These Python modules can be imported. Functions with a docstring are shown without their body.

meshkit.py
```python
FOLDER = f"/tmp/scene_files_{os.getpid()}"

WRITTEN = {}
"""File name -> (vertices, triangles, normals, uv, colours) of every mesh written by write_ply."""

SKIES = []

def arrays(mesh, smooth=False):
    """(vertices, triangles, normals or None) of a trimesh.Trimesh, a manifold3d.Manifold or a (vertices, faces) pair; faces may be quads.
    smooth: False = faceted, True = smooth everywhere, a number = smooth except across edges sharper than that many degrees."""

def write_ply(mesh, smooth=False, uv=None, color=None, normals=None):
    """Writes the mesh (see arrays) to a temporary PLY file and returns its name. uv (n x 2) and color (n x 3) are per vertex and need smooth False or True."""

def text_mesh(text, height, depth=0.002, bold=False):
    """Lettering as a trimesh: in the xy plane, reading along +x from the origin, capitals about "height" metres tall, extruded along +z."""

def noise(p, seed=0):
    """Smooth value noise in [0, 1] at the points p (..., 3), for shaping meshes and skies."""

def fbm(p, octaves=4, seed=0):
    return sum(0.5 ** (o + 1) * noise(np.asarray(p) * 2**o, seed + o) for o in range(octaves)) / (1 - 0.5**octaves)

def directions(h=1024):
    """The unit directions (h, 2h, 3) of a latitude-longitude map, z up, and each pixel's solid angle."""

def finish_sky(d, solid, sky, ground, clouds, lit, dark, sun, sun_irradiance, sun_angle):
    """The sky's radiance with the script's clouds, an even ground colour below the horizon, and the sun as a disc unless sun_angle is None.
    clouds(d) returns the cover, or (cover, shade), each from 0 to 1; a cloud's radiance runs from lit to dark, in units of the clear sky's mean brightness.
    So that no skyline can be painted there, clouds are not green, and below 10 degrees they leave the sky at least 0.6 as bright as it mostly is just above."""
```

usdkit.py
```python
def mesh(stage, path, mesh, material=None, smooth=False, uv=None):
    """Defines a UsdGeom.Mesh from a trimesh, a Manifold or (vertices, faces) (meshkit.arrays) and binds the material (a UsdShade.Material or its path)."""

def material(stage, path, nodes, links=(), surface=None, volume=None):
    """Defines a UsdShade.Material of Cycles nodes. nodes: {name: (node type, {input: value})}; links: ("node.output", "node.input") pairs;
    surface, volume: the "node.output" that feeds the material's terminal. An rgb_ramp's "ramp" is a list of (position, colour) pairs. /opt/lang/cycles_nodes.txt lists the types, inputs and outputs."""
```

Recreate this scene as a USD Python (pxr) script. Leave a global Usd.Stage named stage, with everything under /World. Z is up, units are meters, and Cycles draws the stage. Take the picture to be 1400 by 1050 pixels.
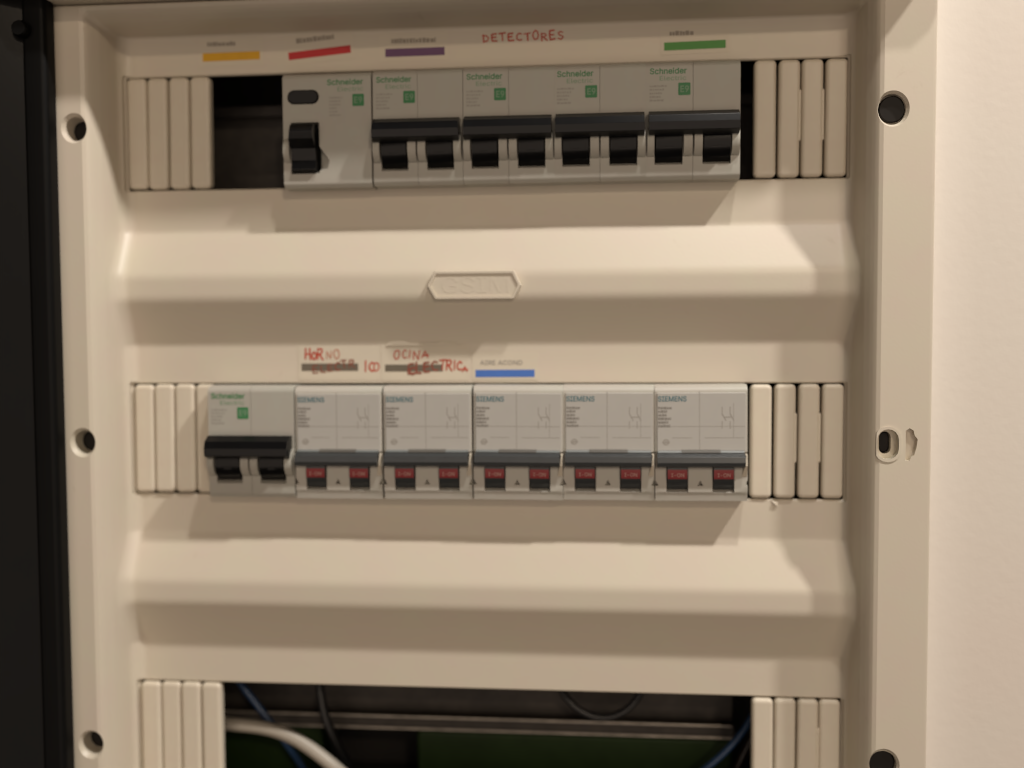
import math, random
import numpy as np
import trimesh, manifold3d as m3, usdkit, meshkit
from shapely.geometry import Polygon, LineString, MultiPolygon, box as sbox
from shapely.ops import unary_union
from pxr import Usd, UsdGeom, UsdLux, UsdShade, Gf, Sdf

stage = Usd.Stage.CreateInMemory()
UsdGeom.SetStageUpAxis(stage, UsdGeom.Tokens.z)
UsdGeom.SetStageMetersPerUnit(stage, 1.0)
UsdGeom.Xform.Define(stage, '/World')
rng = random.Random(7)
Z0 = 1.4                       # height of the panel's middle above the floor (m); everything below is in mm about it
MM = 0.001

# ------------------------------------------------------------------ camera
CAM = (52.1, -408.2, 43.6); YAW, PITCH, ROLL = -0.0931, -0.0512, -0.0055
cam = UsdGeom.Camera.Define(stage, '/World/camera')
f = np.array([math.sin(YAW)*math.cos(PITCH), math.cos(YAW)*math.cos(PITCH), math.sin(PITCH)])
r = np.cross(f, [0, 0, 1]); r /= np.linalg.norm(r); u = np.cross(r, f)
c, s = math.cos(ROLL), math.sin(ROLL)
r, u = c*r+s*u, -s*r+c*u
M = Gf.Matrix4d(*[float(x) for x in (*r, 0, *u, 0, *(-f), 0, CAM[0]*MM, CAM[1]*MM, CAM[2]*MM+Z0, 1)])
cam.AddTransformOp().Set(M)
cam.CreateHorizontalApertureAttr(36.0); cam.CreateVerticalApertureAttr(27.0)
cam.CreateFocalLengthAttr(36.0)
cam.CreateClippingRangeAttr(Gf.Vec2f(0.01, 50))
cam.CreateFStopAttr(3.5); cam.CreateFocusDistanceAttr(0.368)
cam.CreateExposureAttr(0.1)

# ------------------------------------------------------------------ lamps of the room (indoors, no sky) and an added fill
def look_matrix(pos, target):
    z = np.array(pos, float)-np.array(target, float); z /= np.linalg.norm(z)
    x = np.cross([0, 0, 1], z); x /= np.linalg.norm(x); y = np.cross(z, x)
    return Gf.Matrix4d(*[float(v) for v in (*x, 0, *y, 0, *z, 0, *pos, 1)])
C0 = np.array([0, 0, Z0])
def disk(name, direction, dist, radius, e, color):
    d = np.array(direction, float); d /= np.linalg.norm(d)
    L = UsdLux.DiskLight.Define(stage, '/World/'+name)
    L.CreateRadiusAttr(radius); L.CreateIntensityAttr(e*dist**2/(math.pi*radius**2)); L.CreateColorAttr(Gf.Vec3f(*color))
    L.AddTransformOp().Set(look_matrix(C0+d*dist, C0))
WARM = (1.0, 0.81, 0.60)
LAMP = (1.0, 0.935, 0.86)
disk('ceiling_lamp', (.57, -1.0, 2.30), 1.02, .024, 1.02, LAMP)
disk('ceiling_lamp_001', (1.8, -1.0, 2.40), 1.25, .030, 2.05, LAMP)
disk('front_lamp', (.35, -1.0, .46), 2.2, .04, .40, WARM)
fill = UsdLux.RectLight.Define(stage, '/World/fill_light')  # unseen panel behind the camera, added as fill for light bounced about the room
fill.CreateWidthAttr(3.2); fill.CreateHeightAttr(2.6); fill.CreateIntensityAttr(0.86); fill.CreateColorAttr(Gf.Vec3f(1.0, .815, .665))
fill.AddTransformOp().Set(look_matrix((0.1, -2.4, 1.1), (0, 0, 1.4)))

# ------------------------------------------------------------------ materials
def mat(name, color, rough=.5, var=.06, scale=90., bump=.12, bscale=700., bdist=.00025, metallic=0., spec=.5, coat=0., dirt=None, tint=(0., 0., 0.)):
    d = [x*(1-var)*(1+t) for x, t in zip(color, tint)]; l = [min(1, x*(1+var)*(1-t)) for x, t in zip(color, tint)]
    nodes = {'tc': ('texture_coordinate', {}), 'n': ('noise_texture', {'scale': scale, 'detail': 4.0, 'roughness': .6}),
             'ramp': ('rgb_ramp', {'ramp': [(.25, d), (.75, l)]}),
             'b': ('noise_texture', {'scale': bscale, 'detail': 3.0}), 'bp': ('bump', {'strength': bump, 'distance': bdist}),
             'p': ('principled_bsdf', {'roughness': rough, 'metallic': metallic, 'specular_ior_level': spec, 'coat_weight': coat})}
    links = [('tc.object', 'n.vector'), ('n.fac', 'ramp.fac'), ('tc.object', 'b.vector'), ('b.fac', 'bp.height'), ('bp.normal', 'p.normal')]
    if dirt:
        nodes['dn'] = ('noise_texture', {'scale': dirt[0], 'detail': 6.0, 'roughness': .7, 'distortion': .4})
        nodes['dr'] = ('rgb_ramp', {'ramp': [(dirt[1], (0, 0, 0)), (dirt[1]+.12, (1, 1, 1))]})
        nodes['dm'] = ('mix', {'mix_type': 'mix', 'color2': dirt[2]})
        nodes['dk'] = ('math', {'math_type': 'multiply', 'value2': dirt[3]})
        links += [('tc.object', 'dn.vector'), ('dn.fac', 'dr.fac'), ('ramp.color', 'dm.color1'), ('dr.color', 'dk.value1'), ('dk.value', 'dm.fac'), ('dm.color', 'p.base_color')]
    else:
        links += [('ramp.color', 'p.base_color')]
    return usdkit.material(stage, '/World/Looks/'+name, nodes, links, surface='p.BSDF')
CREAM = mat('cream_plastic', (.62, .557, .46), .42, .012, 55, .10, 900, .0002, dirt=(70., .66, (.42, .35, .25), .35), tint=(.018, -.014, .012))
BLANK = mat('blank_plastic', (.64, .575, .47), .40, .03, 120, .10, 900, .0002, dirt=(160., .64, (.40, .33, .24), .3), tint=(.02, -.014, .0))
GREYB = mat('grey_breaker_plastic', (.41, .395, .35), .45, .03, 60, .12, 1500, .0001, tint=(.03, -.02, -.01))
GREYC = mat('pale_breaker_plastic', (.47, .45, .40), .45, .03, 60, .12, 1500, .0001, tint=(.03, -.02, -.01))
PLATE = mat('label_plate_plastic', (.44, .428, .40), .38, .02, 120, .06, 1500, .0001)
BLACKP = mat('black_toggle_plastic', (.006, .006, .0065), .24, .1, 200, .08, 900, .0001, spec=.26)
SLATE = mat('slate_toggle_plastic', (.042, .046, .049), .3, .08, 200, .08, 900, .0001)
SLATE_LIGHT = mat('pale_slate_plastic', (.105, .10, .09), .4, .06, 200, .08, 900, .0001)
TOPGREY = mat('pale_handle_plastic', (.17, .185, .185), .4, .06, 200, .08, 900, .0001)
REDP = mat('red_toggle_plastic', (.26, .012, .016), .4, .06, 200, .05)
GREEN = mat('green_print', (.035, .20, .07), .5, .05, 300, .02)
GREENL = mat('pale_green_print', (.18, .30, .19), .5, .05, 300, .02)
TONMARK = mat('on_mark_print', (.50, .27, .24), .5, .05, 300, .02)
TEAL = mat('teal_print', (.075, .17, .20), .5, .05, 300, .02)
GREYINK = mat('grey_print', (.235, .22, .20), .6, .05, 300, .02)
FAINT = mat('faint_grey_print', (.33, .31, .28), .6, .05, 300, .02)
PAPER = mat('label_paper', (.63, .57, .465), .55, .02, 60, .15, 1200, .0001)
TINY = mat('pale_grey_print', (.31, .27, .22), .6, .05, 300, .02)
GREYTAPE = mat('grey_tape_print', (.135, .115, .085), .5, .08, 250, .05)
YELLOW = mat('yellow_print', (.62, .33, .006), .5, .05, 250, .05)
RED = mat('red_print', (.47, .018, .02), .5, .05, 250, .05)
PURPLE = mat('purple_print', (.12, .05, .13), .5, .05, 250, .05)
GREENBAR = mat('green_tape_print', (.05, .24, .03), .5, .05, 250, .05)
BLUE = mat('blue_print', (.055, .16, .52), .5, .05, 250, .05)
REDINK = mat('red_ink', (.45, .05, .022), .6, .2, 500, .02)
BROWNINK = mat('brown_ink', (.24, .06, .035), .6, .25, 500, .02)
PALEINK = mat('faded_red_ink', (.47, .20, .13), .6, .12, 500, .02)
WALL = mat('white_painted_plaster', (.74, .68, .61), .7, .012, 7, .2, 260, .0004, tint=(.016, -.012, -.012))
DARKBOX = mat('shaded_box_plastic', (.012, .010, .009), .6, .3, 60, .1)  # the shade inside the box is put into this near-black colour
STEEL = mat('shaded_zinc_steel', (.036, .030, .025), .6, .4, 120, .1, 600, .0001, metallic=.3)  # rail metal, darkened to carry the shade of the interior
ZINC = mat('glint_zinc', (.42, .38, .33), .35, .35, 160, .1, 600, .0001, metallic=.7)  # bright metal for the painted highlights along the rail
SCREW = mat('screw_steel', (.10, .09, .085), .45, .2, 300, .1, 600, .0001, metallic=.8)
SMOKE = mat('smoked_door_plastic', (.006, .006, .006), .26, .1, 30, .03, spec=.09)
GASKET = mat('black_door_edge', (.004, .004, .004), .5, .1, 60, .06, spec=.12)
CABLE = mat('white_cable_sheath', (.36, .325, .275), .38, .04, 200, .06)
BLUEW = mat('blue_wire_sheath', (.022, .055, .13), .35, .06, 200, .05)
BLACKW = mat('black_wire_sheath', (.01, .01, .011), .4, .06, 200, .05)
BROWNW = mat('brown_wire_sheath', (.016, .008, .006), .4, .06, 200, .05)
GREENT = mat('dark_green_plastic', (.015, .032, .007), .5, .3, 40, .05, spec=.2)
DARKHOLE = mat('hole_shade', (.010, .008, .007), .5, .2, 120, .05, spec=.2)  # near-black that stands for shade at the bottom of the holes

# ------------------------------------------------------------------ mesh helpers (mm)
def polys(shape):
    if shape.is_empty: return []
    g = [shape] if shape.geom_type == 'Polygon' else [q for q in shape.geoms if q.geom_type == 'Polygon']
    out = []
    for q in g:
        q = Polygon(q.exterior, q.interiors)
        from shapely.geometry.polygon import orient
        q = orient(q, 1.0)
        out.append(np.array(q.exterior.coords)[:-1])
        out += [np.array(i.coords)[:-1] for i in q.interiors]
    return out
def CS(shape): return m3.CrossSection(polys(shape), m3.FillRule.Positive)
def prism_x(shape, x0, x1):                         # shape in (y, z), extruded along x
    return CS(shape).extrude(x1-x0).transform(np.array([[0, 0, 1, x0], [1, 0, 0, 0], [0, 1, 0, 0]], float))
def prism_y(shape, y0, y1):                         # shape in (x, z), extruded along y
    return CS(shape).extrude(y1-y0).transform(np.array([[1, 0, 0, 0], [0, 0, -1, y1], [0, 1, 0, 0]], float))
def hull(pts): return m3.Manifold.hull_points(np.asarray(pts, float))
def rr(x0, x1, z0, z1, rad, n=4):                   # rounded rectangle
    return sbox(x0+rad, z0+rad, x1-rad, z1-rad).buffer(rad, quad_segs=n) if rad > 0 else sbox(x0, z0, x1, z1)
def layer(shape, y): return [(a, y, b) for a, b in np.array(shape.exterior.coords)[:-1]]
def rbox(x0, x1, z0, z1, yf, yb, e=.6, corner=1.0, n=3):   # box with rounded front edges
    pts = []
    for k in range(n+1):
        a = math.pi/2*k/n
        ins = e*(1-math.sin(a)); y = yf+e*(1-math.cos(a))
        pts += layer(rr(x0+ins, x1-ins, z0+ins, z1-ins, max(corner-ins, .05)), y)
    pts += layer(rr(x0, x1, z0, z1, corner), yb)
    return hull(pts)
def union(parts): return m3.Manifold.batch_boolean(list(parts), m3.OpType.Add)
def tube(path, rad, n=10, close=True):
    p = np.asarray(path, float); t = np.gradient(p, axis=0); t /= np.linalg.norm(t, axis=1)[:, None]
    ref = np.array([0, 1, 0.2]); v, fc = [], []
    for a, d in zip(p, t):
        s1 = np.cross(d, ref); s1 /= np.linalg.norm(s1); s2 = np.cross(d, s1)
        v += [a+rad*(math.cos(q)*s1+math.sin(q)*s2) for q in np.linspace(0, 2*math.pi, n, endpoint=False)]
    for i in range(len(p)-1):
        for j in range(n):
            a, b = i*n+j, i*n+(j+1) % n
            fc += [(a, a+n, b), (b, a+n, b+n)]
    v += [p[0], p[-1]]; m = len(v)
    for j in range(n):
        fc += [(m-2, j, (j+1) % n), (m-1, (len(p)-1)*n+(j+1) % n, (len(p)-1)*n+j)]
    tm = trimesh.Trimesh(np.array(v), np.array(fc), process=False); tm.fix_normals(); return tm
def spline(pts, n=40):
    from scipy.interpolate import CubicSpline
    p = np.asarray(pts, float); tt = np.r_[0, np.cumsum(np.linalg.norm(np.diff(p, axis=0), axis=1))]
    return CubicSpline(tt, p)(np.linspace(0, tt[-1], n))

# ------------------------------------------------------------------ scene helpers
used = {}
def numbered(parent, name):
    k = (parent, name); n = used.get(k, -1)+1; used[k] = n
    return f'{parent}/{name}' if n == 0 else f'{parent}/{name}_{n:03d}'
def tag(p, label=None, cat=None, group=None, kind=None):
    for k, v in (('label', label), ('category', cat), ('group', group), ('kind', kind)):
        if v: p.SetCustomDataByKey(k, v)
    return p
def thing(name, label, cat, at=(0, 0, 0), rot=0, group=None):
    x = UsdGeom.Xform.Define(stage, numbered('/World', name))
    x.AddTranslateOp().Set(Gf.Vec3d(at[0]*MM, at[1]*MM, at[2]*MM+Z0))
    if rot: x.AddRotateYOp().Set(rot)
    return tag(x.GetPrim(), label, cat, group)
def part(parent, name, mesh, material, smooth=35, label=None):
    """One Mesh prim under parent (a prim), or under /World if parent is None; mm become metres."""
    top = parent is None
    v, fc, n = meshkit.arrays(mesh, False)
    v = v*MM
    if top: v = v+[0, 0, Z0]
    path = numbered('/World' if top else str(parent.GetPath()), name)
    g = usdkit.mesh(stage, path, trimesh.Trimesh(v*1000, fc, process=True), material, smooth=smooth)
    a = g.GetPointsAttr(); a.Set([Gf.Vec3f(*(q*.001)) for q in np.array(a.Get(), float)])
    return tag(g.GetPrim(), label)
def copy(src, name, at, label, rot=0, group=None):
    x = UsdGeom.Xform.Define(stage, numbered('/World', name))
    p = x.GetPrim()
    p.GetReferences().AddInternalReference(src.GetPath()); p.SetInstanceable(True)
    x.ClearXformOpOrder()
    x.AddTranslateOp().Set(Gf.Vec3d(at[0]*MM, at[1]*MM, at[2]*MM+Z0))
    if rot or src.HasAttribute('xformOp:rotateY'): x.AddRotateYOp().Set(float(rot))
    was = src.GetCustomData()
    return tag(p, label, was['category'], group or was.get('group'))

# ------------------------------------------------------------------ the wall
hole = m3.Manifold.cube((342, 200, 343)).translate((-171, -60, -171.5))
wall_block = m3.Manifold.cube((2600, 150, 2600)).translate((-1300, -15.5, -1400))
# added slope shaped to catch a bright band of light: it falls away gently towards the wall on the right
cv_ = [(170.6+18*t, -15.52-2.6*(1-t)**2.2) for t in np.linspace(0, 1, 13)]
light_slope = CS(Polygon(cv_+[(188.6, -12), (170.6, -12)])).extrude(520).translate((0, 0, -260))
w = part(None, 'wall', wall_block-hole+light_slope, WALL, smooth=20)
tag(w, kind='structure', label='pale painted wall round the electrical panel')

# ------------------------------------------------------------------ the panel
panel = thing('electrical_panel', 'cream plastic three-row electrical panel cover with moulded ridges and red handwriting', 'electrical panel')
OFF = [125, 0, -125]
def ridge(zc, dep=8.2, half=23.2, strip=4.5):
    return Polygon([(.8, zc-half-1.5), (0, zc-half), (-dep, zc-strip), (-dep, zc+strip), (0, zc+half), (.8, zc+half+1.5)])
solid = sbox(0, -260, 60, 260)
for zc in (62, -62): solid = solid.union(ridge(zc))
solid = solid.buffer(1.4, quad_segs=6).buffer(-9.9, quad_segs=14).buffer(8.5, quad_segs=14)
# the moulded tray between the rims: ridges and side walls run into each other with soft fillets
front_edge = np.array(max([solid] if solid.geom_type == 'Polygon' else solid.geoms, key=lambda g: g.area).exterior.coords)
front_edge = front_edge[(front_edge[:, 0] < 20) & (np.abs(front_edge[:, 1]) < 240)]
front_edge = front_edge[np.argsort(front_edge[:, 1])]
FLARE_D = [-5, 0, 9.5, 15, 18.6, 20.4, 21.4, 22.0, 22.6]; FLARE_X = [-.1, 0, .35, 1.3, 2.6, 3.5, 4.4, 6.0, 9.0]
def tray_surface(X, Z, fil=5.5):
    prof = -np.interp(Z, front_edge[:, 1], front_edge[:, 0])
    slope = np.abs(np.gradient(prof, axis=1)/np.gradient(Z, axis=1)); cs = 1/np.sqrt(1+np.minimum(slope, .8)**2)
    lo, hi = np.full(X.shape, -3.0), np.full(X.shape, 22.6)       # depth towards the viewer: solid at lo, free at hi
    def rmin(a, b, q): return np.where((a < q) & (b < q), q-np.hypot(q-a, q-b), np.minimum(a, b))
    for _ in range(34):
        m = (lo+hi)/2; fl = np.interp(m, FLARE_D, FLARE_X)
        fr = rmin(rmin((m-prof)*cs, 145.9+fl-np.abs(X), fil), 164.3+fl-np.abs(Z), 1.8)
        hi = np.where(fr > 0, m, hi); lo = np.where(fr > 0, lo, m)
    return -hi
ux = np.r_[np.linspace(134, 144.5, 15), np.linspace(145, 154, 34)]; gx = np.r_[-ux[::-1], np.linspace(-132, 132, 23), ux]
uz = np.r_[np.linspace(155, 163, 11), np.linspace(163.4, 172.4, 32)]; gz = np.r_[-uz[::-1], np.arange(-154, 154.1, 1.0), uz]
GX, GZ = np.meshgrid(gx, gz, indexing='ij'); GY = tray_surface(GX, GZ)
nx, nz = GX.shape; idx = np.arange(nx*nz).reshape(nx, nz)
qa, qb, qc, qd = idx[:-1, :-1].ravel(), idx[1:, :-1].ravel(), idx[1:, 1:].ravel(), idx[:-1, 1:].ravel()
back = np.stack([GX.ravel(), GY.ravel(), GZ.ravel()], 1); fore = back.copy(); fore[:, 1] = -45
N_ = nx*nz
tri = [np.stack([qa, qc, qb], 1), np.stack([qa, qd, qc], 1), np.stack([qa, qb, qc], 1)+N_, np.stack([qa, qc, qd], 1)+N_]
ring = np.r_[idx[:-1, 0], idx[-1, :-1], idx[:0:-1, -1], idx[0, :0:-1]]; nxt = np.roll(ring, -1)
tri += [np.stack([ring, nxt, nxt+N_], 1), np.stack([ring, nxt+N_, ring+N_], 1)]
tray_mesh = trimesh.Trimesh(np.vstack([back, fore]), np.vstack(tri), process=False)
if tray_mesh.volume < 0: tray_mesh.invert()
cavity = m3.Manifold(m3.Mesh(vert_properties=tray_mesh.vertices.astype(np.float32), tri_verts=tray_mesh.faces.astype(np.uint32)))
assert cavity.volume() > 1e5, cavity.status()
block = rbox(-170.4, 170.4, -170.4, 170.9, -22, 2.0, 1.2, 2.5)
cover = block-cavity
slots = [(-144, 144, z-22.9, z+22.9) for z in OFF]
for x0, x1, z0, z1 in slots:
    cover -= hull(layer(rr(x0-.7, x1+.7, z0-.7, z1+.7, .8), -.2)+layer(rr(x0, x1, z0, z1, .6), .5)+layer(rr(x0-.7, x1+.7, z0-.7, z1+.7, .8), -3)) + prism_y(rr(x0, x1, z0, z1, .6), -3, 6)
from shapely.geometry import Point
from shapely import affinity
def disc(x, z, rad, sx=1., sz=1.): return affinity.scale(Point(x, z).buffer(rad, quad_segs=8), sx, sz)
LEFT_HOLES = ((-154.9, 123.7), (-154.7, .6), (-154.7, -121.3))
for x, z, ra in [(a, b, 4.5) for a, b in LEFT_HOLES]+[(155, 123.4, 5.1), (154.8, -119.2, 5.0)]:
    cover -= hull(layer(disc(x, z, ra+1.5, .95, 1.05), -22.6)+layer(disc(x, z, ra+.5, .95, 1.05), -21.5)+layer(disc(x, z, ra, .95, 1.05), -20.4))
    if x < 0: cover -= prism_y(disc(x, z, ra, .95, 1.05), -30, -13.5)
cover -= prism_y(disc(155, 123.4, 5.2, .95, 1.08), -30, -17)
cover -= prism_y(disc(154.8, -119.2, 5.0), -30, -17)
cover -= prism_y(rr(150.9, 158.6, -4.2, 7.0, 3.8), -30, -19)
cover -= prism_y(rr(152.3, 156.6, -2.4, 5.9, 2.1), -30, -15)
cover -= prism_y(Polygon([(161.1, 6.4), (162.5, 7.4), (163.9, 6.5), (164.3, 4.7), (165.4, 3.3), (165.0, .2), (164.2, -2.6), (163.1, -3.4), (162.5, -4.6), (161.0, -4.5), (161.2, 1)]), -30, -19.6)
cv = part(panel, 'cover', cover, CREAM, smooth=24)
# raised rim lips round the screw holes
ol = rr(149.95, 159.6, -5.2, 8.0, 4.7).difference(rr(150.9, 158.6, -4.2, 7.0, 3.8)).intersection(sbox(150.6, -10, 170, 20))
part(cv, 'hole_lip', prism_y(ol, -22.35, -21.5), CREAM)
# dark discs that paint the shade deep in the holes
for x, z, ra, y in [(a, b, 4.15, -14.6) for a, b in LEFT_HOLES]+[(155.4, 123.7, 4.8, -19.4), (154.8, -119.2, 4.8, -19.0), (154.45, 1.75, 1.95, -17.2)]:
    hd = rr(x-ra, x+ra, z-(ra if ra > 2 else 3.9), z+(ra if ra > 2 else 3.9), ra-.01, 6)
    part(panel, 'hole_shade_disc', hull(layer(hd.buffer(-.4), y)+layer(hd, y+.4)+layer(hd, y+1.6)), DARKHOLE)
# burrs of moulding flash on the lower edge of the middle slot
part(cv, 'plastic_burr', hull([(116.2, .1, -23.4), (119.6, .1, -23.2), (118.4, -.9, -25.6), (117.2, -1.2, -24.4), (118, .3, -25.9)]), CREAM)
# the badge on the upper ridge
hx = Polygon([(-18.3, 61.7), (-15.3, 67.4), (15.9, 67.4), (18.7, 61.6), (15.8, 56.3), (-15.2, 56.3)])
hx = hx.buffer(-.3).buffer(.3)
badge = hull(layer(hx.buffer(-.25), -10.3)+layer(hx, -9.9)+layer(hx, -6.0))
badge -= prism_y(hx.buffer(-1.1, join_style=2), -12, -9.75)
bd = part(cv, 'badge', badge, CREAM, smooth=25)
def text(s_, height, depth=.05, bold=False, width=None):
    t = meshkit.text_mesh(s_, height, depth, bold)
    v = np.array(t.vertices); v[:, 0] -= v[:, 0].min()
    if width: v[:, 0] *= width/v[:, 0].max()
    return v, np.array(t.faces)
def put_text(s_, height, x, z, y, depth=.05, bold=False, width=None, tilt=0.):
    """Lettering facing the viewer with its left foot at x, z; y is the surface it lies on."""
    v, fc = text(s_, height, depth, bold, width)
    a = math.radians(tilt)
    X, Zz = v[:, 0]*math.cos(a)-v[:, 1]*math.sin(a), v[:, 0]*math.sin(a)+v[:, 1]*math.cos(a)
    return trimesh.Trimesh(np.stack([x+X, y-v[:, 2], z+Zz], 1), fc, process=False)
part(bd, 'embossed_letters', put_text('GSIM', 6.2, -12.6, 58.8, -9.7, .11, False, 26.5), CREAM, smooth=False)
# box behind, its top lip that overhangs the cover, rails
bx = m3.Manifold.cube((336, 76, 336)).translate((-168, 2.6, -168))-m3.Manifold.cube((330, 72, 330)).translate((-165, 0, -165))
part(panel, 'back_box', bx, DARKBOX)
lip = hull([(-176, -22.1-17.8, 171.3), (-176, 0, 171.3), (-176, -22.1-17.8, 330), (-176, 0, 330), (163, -22.1-13, 171.3), (169, -22.1-11, 173), (172, -22.1-9, 177), (163, 0, 171.3), (169, 0, 173), (172, 0, 177), (172, -22.1-9, 330), (172, 0, 330)])
part(panel, 'top_lip', lip, CREAM)
railp = Polygon([(31, 17), (31, 12.8), (32.2, 12.8), (32.2, 15.6), (37, 15.6), (37, -12.6), (30.4, -12.6), (30.4, -18.8), (31.6, -18.8), (31.6, -15.8), (38.4, -15.8), (38.4, 17)])
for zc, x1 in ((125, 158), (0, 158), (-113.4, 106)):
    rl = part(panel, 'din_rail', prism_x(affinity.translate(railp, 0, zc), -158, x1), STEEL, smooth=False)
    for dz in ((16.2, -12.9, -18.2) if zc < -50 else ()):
        part(rl, 'glint_edge', prism_x(Point(30.4, zc+dz).buffer(.55, quad_segs=3), -157, x1-1), ZINC)  # pale beads paint the glints along the rail edges
part(panel, 'terminal_block', rbox(-33, 106, -200, -134.5, 36, 60, 1.5, 2), GREENT)
part(panel, 'terminal_block', rbox(-150, -78, -200, -128.5, 42, 60, 1.5, 2), GREENT)

# handwriting directly on the cover and on labels: strokes as thin sheets of ink
GLY = {'H': [[(0, 0), (.05, 1)], [(.62, 0), (.6, 1)], [(.02, .5), (.62, .52)]],
       'O': [[(.3, 1), (.08, .8), (.02, .4), (.2, .02), (.5, .05), (.66, .45), (.55, .9), (.3, 1)]],
       'R': [[(.05, 0), (.08, 1)], [(.06, .98), (.5, .95), (.6, .75), (.45, .55), (.08, .5)], [(.25, .52), (.68, .0)]],
       'N': [[(.03, 0), (.06, 1), (.58, .03), (.62, 1)]],
       'E': [[(.6, 1), (.1, .97), (.04, .5), (.06, .02), (.62, .05)], [(.06, .52), (.5, .54)]],
       'L': [[(.06, 1), (.04, .02), (.6, .04)]],
       'C': [[(.6, .86), (.35, 1), (.08, .7), (.08, .3), (.3, .0), (.62, .1)]],
       'T': [[(0, .95), (.7, 1.0)], [(.36, 1), (.33, 0)]],
       'I': [[(.2, 1), (.18, 0)]],
       'A': [[(0, 0), (.32, 1), (.62, 0)], [(.12, .36), (.66, .4)]],
       'D': [[(.06, 0), (.08, 1)], [(.0, .98), (.42, .9), (.64, .5), (.45, .1), (0, .02)]],
       'S': [[(.6, .88), (.34, 1), (.08, .8), (.2, .55), (.5, .42), (.6, .2), (.34, .0), (.02, .1)]]}
def handwriting(letters, thick=.55, seed=1):
    """letters: (character, x, z, width, height, tilt)."""
    rg = random.Random(seed); lines = []
    for ch, x, z, wd, ht, tl in letters:
        for st in GLY[ch]:
            pts = []
            for a, b in st:
                a = a/.66+rg.uniform(-.05, .05); b = b+rg.uniform(-.05, .05)
                pts.append((x+wd*a-tl*b*ht, z+ht*b+.03*wd*a))
            lines.append(LineString(pts).buffer(thick/2*rg.uniform(.8, 1.15), quad_segs=3))
    return unary_union(lines)
def ink(shape, y, d=.05): return prism_y(shape, y-d, y)
def word_dashes(x, z, wd, ht, seed, rows=1, step=1.6, lo=.35, hi=1.2, gap=.22):
    """Print too fine to read: short dashes."""
    rg = random.Random(seed); g = []
    for k in range(rows):
        a = x; end = x+wd*(1 if k == 0 else rg.uniform(.55, 1))
        while a < end-.2:
            b = min(end, a+rg.uniform(lo, hi)); q = ht*rg.uniform(.75, 1)
            g.append(sbox(a, z-k*step, b, z-k*step+q)); a = b+gap*rg.uniform(.6, 1.5)
    return unary_union(g)
# row 1 handwriting stands straight on the cover
det, x = [], 3.4
for i, ch in enumerate('DETECTORES'):
    det.append((ch, x, 157.9+.02*(x-3)+rng.uniform(-.3, .3)-.5*(i > 6), 2.3, 2.9+rng.uniform(-.3, .6), .1)); x += 3.28
part(cv, 'handwriting', ink(handwriting(det, .55, 3), -.02), REDINK, smooth=False)

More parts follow.
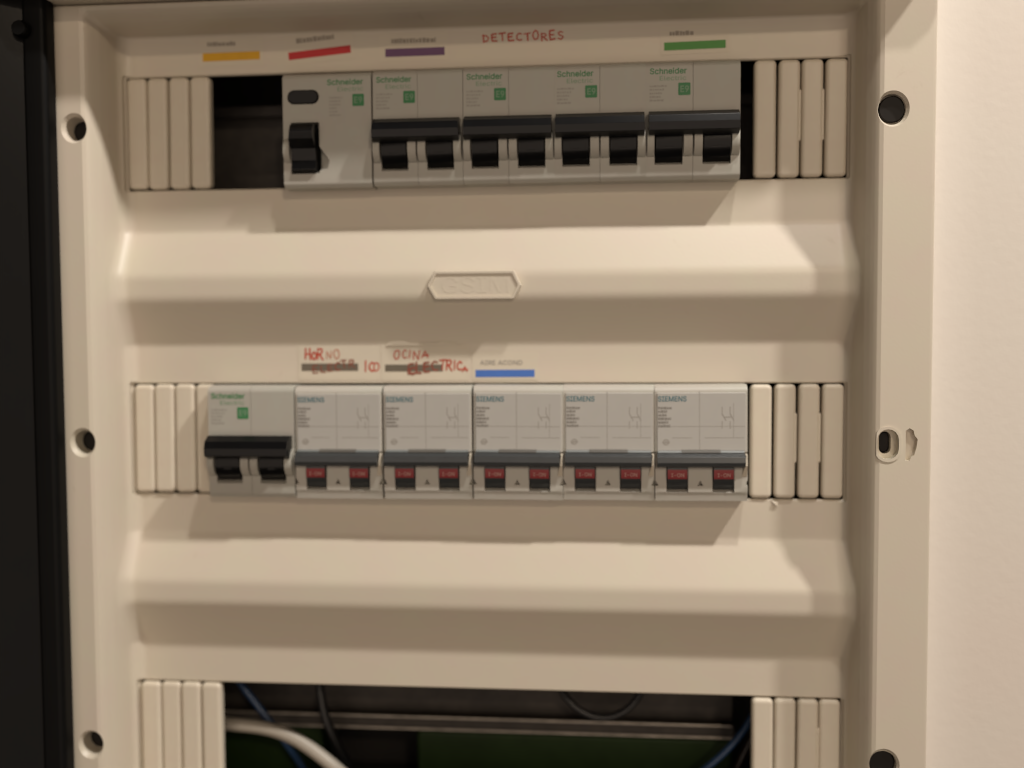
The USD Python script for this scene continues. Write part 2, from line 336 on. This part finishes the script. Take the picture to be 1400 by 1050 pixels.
# ------------------------------------------------------------------ labels stuck above the breakers
def sheet(poly, y0, y1): return prism_y(poly, y0, y1)
def label_strip(lab, x0, x1, z0, z1, bar, barmat, tilt, text_fn, inkmat, barlabel=None, paper=True):
    t = thing('label_strip', lab, 'label', (0, 0, 0), 0, 'printed labels above the breakers')
    cx, cz = (bar[0]+bar[1])/2, (bar[2]+bar[3])/2
    if paper:
        pp = affinity.rotate(rr(x0, x1, z0, z1, .4), tilt, origin=(cx, cz))
        part(t, 'paper', sheet(pp, -.14, -.08), PAPER)
    b = affinity.rotate(sbox(bar[0], bar[2], bar[1], bar[3]), tilt, origin=(cx, cz))
    part(t, 'colour_bar', sheet(b, -.22, -.17), barmat, smooth=False)
    g = text_fn()
    if g is not None: part(t, 'small_print', g, inkmat, smooth=False)
    return t
def dash_text(x, z, wd, ht, seed, tilt=0): return lambda: ink(affinity.rotate(word_dashes(x, z, wd, ht, seed, 1, lo=.7, hi=1.5, gap=.25), tilt, origin=(x, z)), -.17)
label_strip('narrow label with yellow bar above the empty gap in the top row', -112.6, -86, 151.5, 163, (-111.2, -87.4, 153.7, 157.0), YELLOW, 0.6, dash_text(-109.2, 159.6, 12, 1.7, 1), TINY)
label_strip('crooked label with red bar above the residual current breaker', -77, -48.6, 152, 163.6, (-75.6, -50.0, 154.2, 157.2), RED, 5.0, dash_text(-72.2, 159.6, 15.5, 2.0, 2, 5), TINY)
label_strip('label with purple bar above the first black-handled breaker of the top row', -38.4, -10.8, 151.4, 162.6, (-36.0, -12.1, 153.2, 156.4), PURPLE, 0.3, dash_text(-33.5, 158.4, 17.8, 1.9, 3), TINY)
label_strip('label with green bar above the last breaker of the top row', 72.8, 99.2, 150.8, 162, (74.1, 97.7, 152.5, 155.6), GREENBAR, 0.9, dash_text(76.2, 158.0, 9.6, 1.8, 4), TINY)
t = label_strip('plain label with dark grey bar and HORNO handwritten in red', -73.6, -39.6, 24.4, 38.3, (-72.2, -48.7, 28.0, 31.0), GREYTAPE, 0, lambda: None, GREYINK)
hz = [('H', -70.6, 32.9, 2.1, 4.0, 0), ('O', -67.9, 32.6, 2.0, 2.9, 0), ('R', -65.6, 32.6, 2.3, 4.3, 0)]
part(t, 'handwriting', ink(handwriting(hz, .64, 5), -.165), REDINK, smooth=False)
part(t, 'faded_handwriting', ink(handwriting([('N', -61.8, 32.9, 2.2, 3.0, 0), ('O', -58.6, 32.9, 2.4, 3.8, .1)], .45, 6), -.165), PALEINK, smooth=False)
part(t, 'handwriting', ink(handwriting([('I', -46.2, 27.9, 1.8, 4.3, -.03), ('C', -44.3, 27.9, 2.5, 3.6, 0), ('O', -42.4, 27.9, 2.4, 3.4, 0)], .58, 7), -.165), REDINK, smooth=False)
part(t, 'smeared_handwriting', ink(handwriting([('E', -67.6, 27.1, 2.2, 3.0, 0), ('L', -64.2, 27.4, 2.2, 2.8, 0), ('E', -61.4, 27.8, 2.2, 3.0, 0), ('C', -58.4, 28.2, 2.3, 3.1, 0), ('T', -55.6, 29.2, 2.2, 3.2, .1), ('R', -52.4, 29.4, 2.1, 3.0, 0)], .5, 8), -.225), BROWNINK, smooth=False)
t = label_strip('label with dark grey bar and OCINA ELECTRICA handwritten in red', -39.2, -3.2, 24.2, 38.6, (-37.6, -13.9, 27.7, 30.5), GREYTAPE, 0, lambda: None, GREYINK)
part(t, 'curled_edge', sheet(Polygon([(-37, 38.2), (-36.2, 39.5), (-33, 40.1), (-29, 39.9), (-26.8, 39.2), (-24, 39.0), (-16, 39.2), (-14.5, 39.9), (-12.5, 39.5), (-9, 38.9), (-6, 38.2)]), -.62, -.5), PAPER)
oc = [('O', -34.0, 32.7, 2.3, 3.6, -.1), ('C', -30.5, 33.0, 2.0, 3.4, 0), ('I', -28.0, 33.1, 1.6, 3.2, -.1), ('N', -26.2, 32.5, 2.6, 3.4, -.1), ('A', -22.6, 33.3, 2.9, 2.4, 0)]
part(t, 'handwriting', ink(handwriting(oc, .52, 9), -.165), REDINK, smooth=False)
tr = [('T', -15.4, 28.4, 2.6, 4.0, -.05), ('R', -12.6, 28.1, 2.4, 4.2, 0), ('I', -9.7, 28.5, 1.5, 3.6, -.05), ('C', -8.2, 28.2, 2.2, 3.4, 0), ('A', -5.9, 27.6, 2.0, 2.0, 0)]
part(t, 'handwriting', ink(handwriting(tr, .52, 10), -.225), REDINK, smooth=False)
el = [('E', -28.2, 26.6, 2.6, 4.2, 0), ('L', -25.0, 27.0, 2.4, 4.2, 0), ('E', -21.8, 27.4, 2.4, 4.0, 0), ('C', -18.6, 28.0, 2.6, 3.8, 0), ('C', -27.6, 26.4, 2.4, 3.0, 0)]
part(t, 'smeared_handwriting', ink(handwriting(el, .75, 11), -.23), BROWNINK, smooth=False)
label_strip('label with bright blue bar and AIRE ACOND in small grey print', -2.0, 24.4, 24.2, 35.5, (-.7, 23.1, 25.4, 28.3), BLUE, 0.2, lambda: put_text('AIRE ACOND', 1.75, 1.2, 30.3, -.165, .05, False, 17.0), GREYINK)

# ------------------------------------------------------------------ breaker with a broad black handle (local: x about its middle, z up from its foot, y = 0 at its face)
W2 = 17.72; HT = 44.0; HB = 45.0
def barrel(x0, x1, zc, rad, yc): return prism_x(Point(yc, zc).buffer(rad, quad_segs=8).intersection(sbox(-20, 0, 12, 44)), x0, x1)
def body_shape(x0, x1, foot=True):
    pr = Polygon([(40, 0), (40, HB), (4.0, HB), (1.9, HB-.3), (.7, HB-1.1), (.2, HB-1.9), (0, HB-2.7), (0, 2.0), (.5, .9), (1.2, 0)])
    return prism_x(pr, x0, x1)
def black_breaker(label, at, group):
    t = thing('circuit_breaker', label, 'circuit breaker', at, 0, group)
    body = body_shape(-W2, -.06)+body_shape(.06, W2)+m3.Manifold.cube((2, 30, 40)).translate((-1, 3, 2))
    pk = Polygon([(-2, 25), (9, 25), (9, 10), (.0, 5.6), (-2, 5.6)])
    for cx in (-9.2, 8.9):
        body -= prism_x(pk, cx-5.3, cx+5.3)
    for a, b in ((-17.3, -14.7), (-3.6, -.35), (.35, 3.4), (14.4, 17.3)):
        body += barrel(a, b, 14.2, 6.2, 2.6)
    part(t, 'body', body, GREYB, smooth=30)
    bar = Polygon([(.3, 25.0), (-3.2, 25.2), (-6.6, 23.2), (-7.6, 20.4), (-7.2, 17.4), (-4.4, 16.2), (.3, 16.4)]).buffer(-.5).buffer(.5)
    hb = prism_x(bar, -16.8, 16.8)
    hb = hb.trim_by_plane((-1, .0, -.6), -16.8-.6*22.0).trim_by_plane((1, .0, -.6), -16.8-.6*22.0)
    hb = hb.trim_by_plane((-1, .3, 0), -17.3-.3*4.0).trim_by_plane((1, .3, 0), -17.3-.3*4.0)
    h = part(t, 'handle_bar', hb, BLACKP, smooth=40)
    for cx in (-9.2, 8.9):
        st = barrel(cx-4.9, cx+4.9, 14.5, 8.6, 5.5)
        st = st ^ prism_x(sbox(-6, 6.4, 9, 19), -30, 30)
        st -= m3.Manifold.cube((3.2, 1.2, .5)).translate((cx-1.6, -3.6, 11.6))
        part(t, 'toggle', st, BLACKP, smooth=30)
    part(t, 'maker_name', put_text('Schneider', 2.1, -16.3, HT-4.1, -.01, .06, True, 13.9), GREEN, smooth=False)
    part(t, 'maker_name_second_line', put_text('Electric', 1.7, -12.6, HT-6.6, -.01, .05, False, 10.0), GREENL, smooth=False)
    sq = part(t, 'green_logo', prism_y(rr(-5.6, -1.0, HT-12.3, HT-7.6, .4), -.08, .05), GREEN, smooth=False)
    part(sq, 'logo_figures', put_text('E9', 2.3, -4.8, HT-11.1, -.085, .04, True, 3.2), GREENL, smooth=False)
    part(t, 'small_print', ink(word_dashes(-16.4, HT-9.0, 6.5, .75, 4, 5, 1.35), 0.0), FAINT, smooth=False)
    return t
FY = -9.2
GA = 'breakers with broad black handles in the top row'
tops = [(-39.3, -3.75), (-3.65, 31.75), (31.85, 66.75), (66.85, 102.3)]
la = ['black-handled double breaker beneath the purple label', 'black-handled double breaker beneath the red word DETECTORES', 'black-handled double breaker between those under DETECTORES and the green label', 'black-handled double breaker beneath the green label, rightmost of the top row']
ZT, ZM = 101.2, -22.6
dzs = [-.1, 0, .15, .15]
A0 = None
for i, ((a, b), l) in enumerate(zip(tops, la)):
    at = ((a+b)/2, FY+(0, -.15, .1, 0)[i], ZT+dzs[i])
    if A0 is None: A0 = black_breaker(l, at, GA)
    else: copy(A0, 'circuit_breaker', at, l, (0, .12, -.1, 0)[i])
copy(A0, 'circuit_breaker', (-90.6, FY-.2, ZM), 'black-handled double breaker at the left end of the middle row', 0, 'black-handled breaker among the grey-handled ones')

# ------------------------------------------------------------------ residual current breaker, leftmost of the top row
t = thing('residual_current_breaker', 'wide grey breaker with oval test button and single black toggle, left of top row', 'circuit breaker', (-57.65, FY, ZT-.4))
body = body_shape(-W2, W2)
body -= prism_x(Polygon([(-2, 25.5), (7, 25.5), (9, 9), (0, 5.4), (-2, 5.4)]), -14.6, -3.2)
sc = [(-3.5, -1, 5.6), (-3.5, -1, 17), (-3.5, 3, 8), (-3.5, 3, 15), (.6, -.5, 7.2), (1.4, -.5, 10)]
body -= hull(sc)
body -= prism_y(rr(-15.9, -3.1, 32.6, 38.2, 2.7), -2, 3.5)
for a, b in ((-17.2, -14.8),): body += barrel(a, b, 14.6, 5.6, 2.8)
part(t, 'body', body, GREYB, smooth=30)
btn = hull(layer(rr(-15.3, -3.7, 33.1, 37.7, 2.25), -.5)+layer(rr(-15.7, -3.3, 32.7, 38.1, 2.6), .1)+layer(rr(-15.7, -3.3, 32.7, 38.1, 2.6), 4))
part(t, 'test_button', btn, BLACKP, smooth=40)
lev = Polygon([(6, 22.5), (1, 24.6), (-4.2, 24.0), (-6.8, 21.0), (-5.6, 18.2), (-2.2, 15.0), (-1.4, 10.5), (-2.2, 6.6), (0, 6.2), (6, 8)]).buffer(-.6).buffer(.6)
lv = prism_x(lev, -14.0, -4.3).trim_by_plane((1, .25, -.12), -14.0-.12*22-.3).trim_by_plane((-1, .3, -.35), 3.6-.35*22.4-.4)
part(t, 'toggle', lv, BLACKP, smooth=30)
part(t, 'maker_name', put_text('Schneider', 2.1, .2, HT-4.2, -.01, .06, True, 14.4), GREEN, smooth=False)
part(t, 'maker_name_second_line', put_text('Electric', 1.7, 4.4, HT-6.7, -.01, .05, False, 10.2), GREENL, smooth=False)
sq = part(t, 'green_logo', prism_y(rr(10.3, 14.9, HT-12.6, HT-7.9, .4), -.08, .05), GREEN, smooth=False)
part(sq, 'logo_figures', put_text('E9', 2.3, 11.0, HT-11.4, -.085, .04, True, 3.2), GREENL, smooth=False)
part(t, 'small_print', ink(word_dashes(1.0, HT-9.5, 5.4, .75, 14, 6, 1.35), 0.0), FAINT, smooth=False)

# ------------------------------------------------------------------ breaker with slate handle and red-marked toggles
def grey_breaker(label, at, group):
    t = thing('grey_circuit_breaker', label, 'circuit breaker', at, 0, group)
    pr = Polygon([(40, 0), (40, HB), (4.0, HB), (1.9, HB-.3), (.7, HB-1.1), (.2, HB-1.9), (0, HB-2.7), (0, 19.2), (.9, 18.6), (.9, 14.5), (-.4, 12.8), (-.4, 3.8), (.2, 2.4), (.6, 0)])
    body = prism_x(pr, -W2+.1, W2-.1)
    for cx in (-9.15, 8.45):
        body -= prism_x(Polygon([(-3, 19), (8, 19), (8, 7), (0, 3.3), (-3, 3.3)]), cx-4.15, cx+4.15)
        body -= prism_x(sbox(-2, -1, .35, 3.3), cx+.2, cx+.55)
    for px in (-.35, 17.5, -17.5):                     # little dark pockets between the toggles
        body -= hull([(px-1.3, -2, 5.9), (px+1.3, -2, 5.9), (px, -2, 8.4), (px-.9, 2, 6.1), (px+.9, 2, 6.1), (px, 2, 7.6)])
    part(t, 'body', body, GREYC, smooth=30)
    part(t, 'label_plate', rbox(-16.9, 17.0, 18.9, HT-1.9, -.55, .2, .3, .4), PLATE, smooth=35)
    bar = Polygon([(.9, 19.0), (-2.2, 18.8), (-4.2, 17.6), (-4.7, 15.4), (-4.2, 13.9), (-2.0, 13.3), (.9, 13.3)]).buffer(-.35).buffer(.35)
    hb = prism_x(bar, -16.9, 16.4)
    hb = hb.trim_by_plane((-1, .5, 0), -16.5-.5*4).trim_by_plane((1, .5, 0), -17.0-.5*4)
    h = part(t, 'handle_bar', hb, SLATE, smooth=25)
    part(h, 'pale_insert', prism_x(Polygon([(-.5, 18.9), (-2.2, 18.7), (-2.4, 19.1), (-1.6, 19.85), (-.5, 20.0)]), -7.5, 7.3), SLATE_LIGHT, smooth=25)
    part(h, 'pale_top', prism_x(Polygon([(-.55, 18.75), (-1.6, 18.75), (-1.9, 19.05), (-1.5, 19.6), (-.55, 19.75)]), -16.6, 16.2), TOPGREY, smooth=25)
    for cx in (-9.15, 8.45):
        cyl = Point(6.5, 11.4).buffer(8.6, quad_segs=10)
        st = prism_x(cyl.intersection(sbox(-8, 3.5, 7, 14.5)), cx-3.85, cx+3.85)
        sg = part(t, 'toggle', st, SLATE, smooth=30)
        rd = prism_x(Point(6.5, 11.4).buffer(8.72, quad_segs=10).difference(Point(6.5, 11.4).buffer(8.3, quad_segs=10)).intersection(sbox(-8, 8.8, 2, 12.4)), cx-3.75, cx+3.75)
        part(sg, 'red_band', rd, REDP, smooth=30)
        part(sg, 'on_mark', put_text('I-ON', 1.35, cx-2.4, 9.7, -2.28, .06, True, 4.9), TONMARK, smooth=False)
    # corner edge beside the handle; its cream colour paints the light it catches
    lit_edge = hull([(16.5, .4, 18.4), (17.5, .4, 18.4), (16.9, -2.2, 17.9), (17.4, -2.2, 17.9), (16.5, -2.6, 14), (17.4, -2.6, 14), (15.4, -.4, 9.6), (17.4, -.4, 9.6), (15.4, .8, 9.6), (17.4, .8, 9.6)])
    part(t, 'lit_corner_edge', lit_edge, CREAM, smooth=30)
    part(t, 'maker_name', put_text('SIEMENS', 1.95, -16.5, HT-5.2, -.56, .06, True, 11.0), TEAL, smooth=False)
    part(t, 'small_print', ink(word_dashes(-16.4, HT-8.2, 5.2, 1.0, 21, 6, 1.4, .5, 1.4, .15), -.56), GREYINK, smooth=False)
    part(t, 'mark', ink(disc(-13.4, 23.0, 1.2).difference(disc(-13.4, 23.0, .8)).union(word_dashes(-14.8, 22.6, 2.8, .8, 3)), -.56), FAINT, smooth=False)
    part(t, 'wiring_diagram', ink(unary_union([LineString(q).buffer(.16) for q in ([(8.0, 36.5), (8.0, 34)], [(8.0, 34), (9.4, 31.4)], [(8.0, 31), (8.0, 28.4)], [(11, 36.5), (11, 34)], [(11, 34), (12.4, 31.4)], [(11, 31), (11, 28.4)], [(8.6, 32.7), (11.8, 32.7)])]), -.56), FAINT, smooth=False)
    part(t, 'plate_lines', ink(unary_union([sbox(-.75, 19.6, -.5, 42.6), sbox(-16, 29.0, 16.5, 29.18), sbox(-11, 24.6, -3.5, 24.78), sbox(1.5, 24.6, 16.2, 24.78), sbox(12.2, 24.6, 12.4, 38)]), -.56, .03), FAINT, smooth=False)
    return t
GB = 'breakers with slate handles and red-marked toggles in the middle row'
mids = [(-72.8, -36.8), (-36.7, -.65), (-.55, 34.8), (34.9, 70.25), (70.35, 106.0)]
lb = ['red-toggled breaker under the HORNO label, next to the black-handled one', 'red-toggled breaker under the OCINA ELECTRICA label', 'red-toggled breaker under the bright blue AIRE ACOND label', 'red-toggled breaker just right of the one under the blue label', 'red-toggled breaker at the right end of the middle row beside blanking plates']
B0 = None
for i, ((a, b), l) in enumerate(zip(mids, lb)):
    at = ((a+b)/2, FY+(0.2, -.15, -.5, 0.05, -.4)[i], ZM+(-.3, -.1, .05, .15, .25)[i])
    if B0 is None: B0 = grey_breaker(l, at, GB)
    else: copy(B0, 'grey_circuit_breaker', at, l, (0, -.2, .25, .05, -.3)[i])

# ------------------------------------------------------------------ blanking plates (clip-in strips of half a module)
plates = {}
def blank(x0, x1, z0, label, group, rot=0, y=-1.2, nib=False):
    at = ((x0+x1)/2, y, z0)
    if nib in plates: return copy(plates[nib], 'blanking_plate', at, label, rot, group)
    p = plates[nib] = thing('blanking_plate', label, 'blanking plate', at, rot, group)
    if not p.HasAttribute('xformOp:rotateY'): UsdGeom.Xformable(p).AddRotateYOp().Set(0.)
    h = 4.08 if nib else 4.2
    fa = rbox(-h, h, .0, 44.9, 0, 3.6, 1.5, 1.9, 4)
    if nib: fa += rbox(3.4, 4.55, 14.0, 33.5, .6, 3.2, .4, .5, 2)
    else: fa -= hull([(-h-.2, -.5, -.3), (-h+1.3, -.5, -.3), (-h-.2, -.5, 1.2), (-h-.2, 4, 1.0), (-h+1.0, 4, -.3), (-h-.2, 4, -.3)])
    part(p, 'face', fa, BLANK, smooth=50)
ORD = ['leftmost', 'second from left', 'third from left', 'rightmost']
ROWN = ['top', 'middle', 'bottom']
rows = [(0, 'left', (-143.6, -134.8, -125.8, -116.9), (.15, .5, .45, .35), -1.0), (0, 'right', (108.6, 117.6, 126.4, 135.4), (.1, .25, .1, .35), -1.2),
        (1, 'left', (-143.4, -134.8, -126.0, -117.0), (.3, .45, .4, .2), -1.4), (1, 'right', (107.9, 117.0, 126.2, 135.4), (-.1, .1, .2, .1), -1.4),
        (2, 'left', (-143.3, -134.7, -125.9, -117.0), (.1, .05, .1, .0), -1.4), (2, 'right', (109.3, 117.9, 126.6, 135.4), (-.05, .25, .3, .05), -1.2)]
for ri, side, xs, rots, y in rows:
    for k, (x0, ro) in enumerate(zip(xs, rots)):
        lab = f'cream blanking plate, {ORD[k]} of the four at the {side} of the {ROWN[ri]} row'
        blank(x0, x0+8.3, OFF[ri]-22.4+rng.uniform(-.15, .15), lab, f'blanking plates at the {side} of the {ROWN[ri]} row', ro+rng.uniform(-.12, .12), y+rng.uniform(-.45, .45), nib=(side == 'right' and k in (1, 2) and not (ri == 2 and k == 1)))

# ------------------------------------------------------------------ wires seen in the open bottom row and the top gap
def wire(name, lab, pts, rad, m, cat='wire', group=None):
    t = thing(name, lab, cat, (0, 0, 0), 0, group)
    part(t, 'sheath', tube(spline(pts), rad), m, smooth=60)
    return t
wire('white_cable', 'thick white cable arching through the open bottom slot at left', [(-150, 22, -120), (-128, 16, -123.2), (-111, 12, -124.6), (-97, 11.5, -125.4), (-82, 11, -129.4), (-70, 10, -136.4), (-61, 10, -143.6), (-52, 14, -155), (-44, 25, -175)], 2.9, CABLE, 'cable')
wire('blue_wire', 'dark blue wire slanting down to the white cable', [(-118, 26, -98), (-107, 20, -111), (-100, 19, -119), (-92, 18.5, -129), (-86, 22, -140), (-80, 30, -160)], 1.5, BLUEW, 'wire')
wire('blue_wire', 'blue wire rising at the right end of the rail in the bottom slot', [(118, 24, -108), (111, 20, -120), (104, 18, -129), (98, 17.5, -135), (91, 18, -141.5), (80, 24, -160)], 1.5, BLUEW, 'wire')
wire('black_wire', 'black wire hanging behind the white cable near the left end of the rail', [(-74, 28, -96), (-73, 22, -112), (-70, 20, -124), (-66, 22, -136), (-58, 28, -160)], 2.0, BLACKW)
wire('black_wire', 'black wire looping down above the middle of the rail', [(24, 40, -98), (31, 28, -110), (40, 25, -119), (51, 25, -122), (61, 26, -118), (68, 30, -108), (72, 40, -98)], 1.6, BLACKW)
wire('brown_wire', 'brown wire at the far right of the bottom slot below the blue wire', [(122, 34, -118), (113, 27, -130), (108, 26, -140), (104, 30, -160)], 1.6, BROWNW)
wire('brown_wire', 'brown wire behind the gap in the top row', [(-84, 40, 152), (-82.5, 28, 134), (-81, 24, 120), (-82, 26, 108), (-84, 40, 92)], 1.7, BROWNW)

# ------------------------------------------------------------------ the smoked door, swung open on the left
door = thing('smoked_door', 'dark smoked plastic door standing open at the left of the panel', 'door')
edge = rbox(-171.2, -161.3, -200, 215, -30, -23.2, 2.2, 2.2)
part(door, 'hinge_edge', edge, GASKET, smooth=40)
ang = math.radians(24)
def on_door(m): return m.rotate((0, 0, math.degrees(ang))).translate((-168.6, -26.5, 0))
part(door, 'pane', on_door(m3.Manifold.cube((190, 4, 415)).translate((-191.5, -2, -200))), SMOKE, smooth=False)
part(door, 'bumper', hull(layer(disc(-169.6, 159.3, 2.6), -34.0)+layer(disc(-169.6, 159.3, 3.1), -33)+layer(disc(-169.6, 159.3, 3.1), -29)), GASKET, smooth=40)
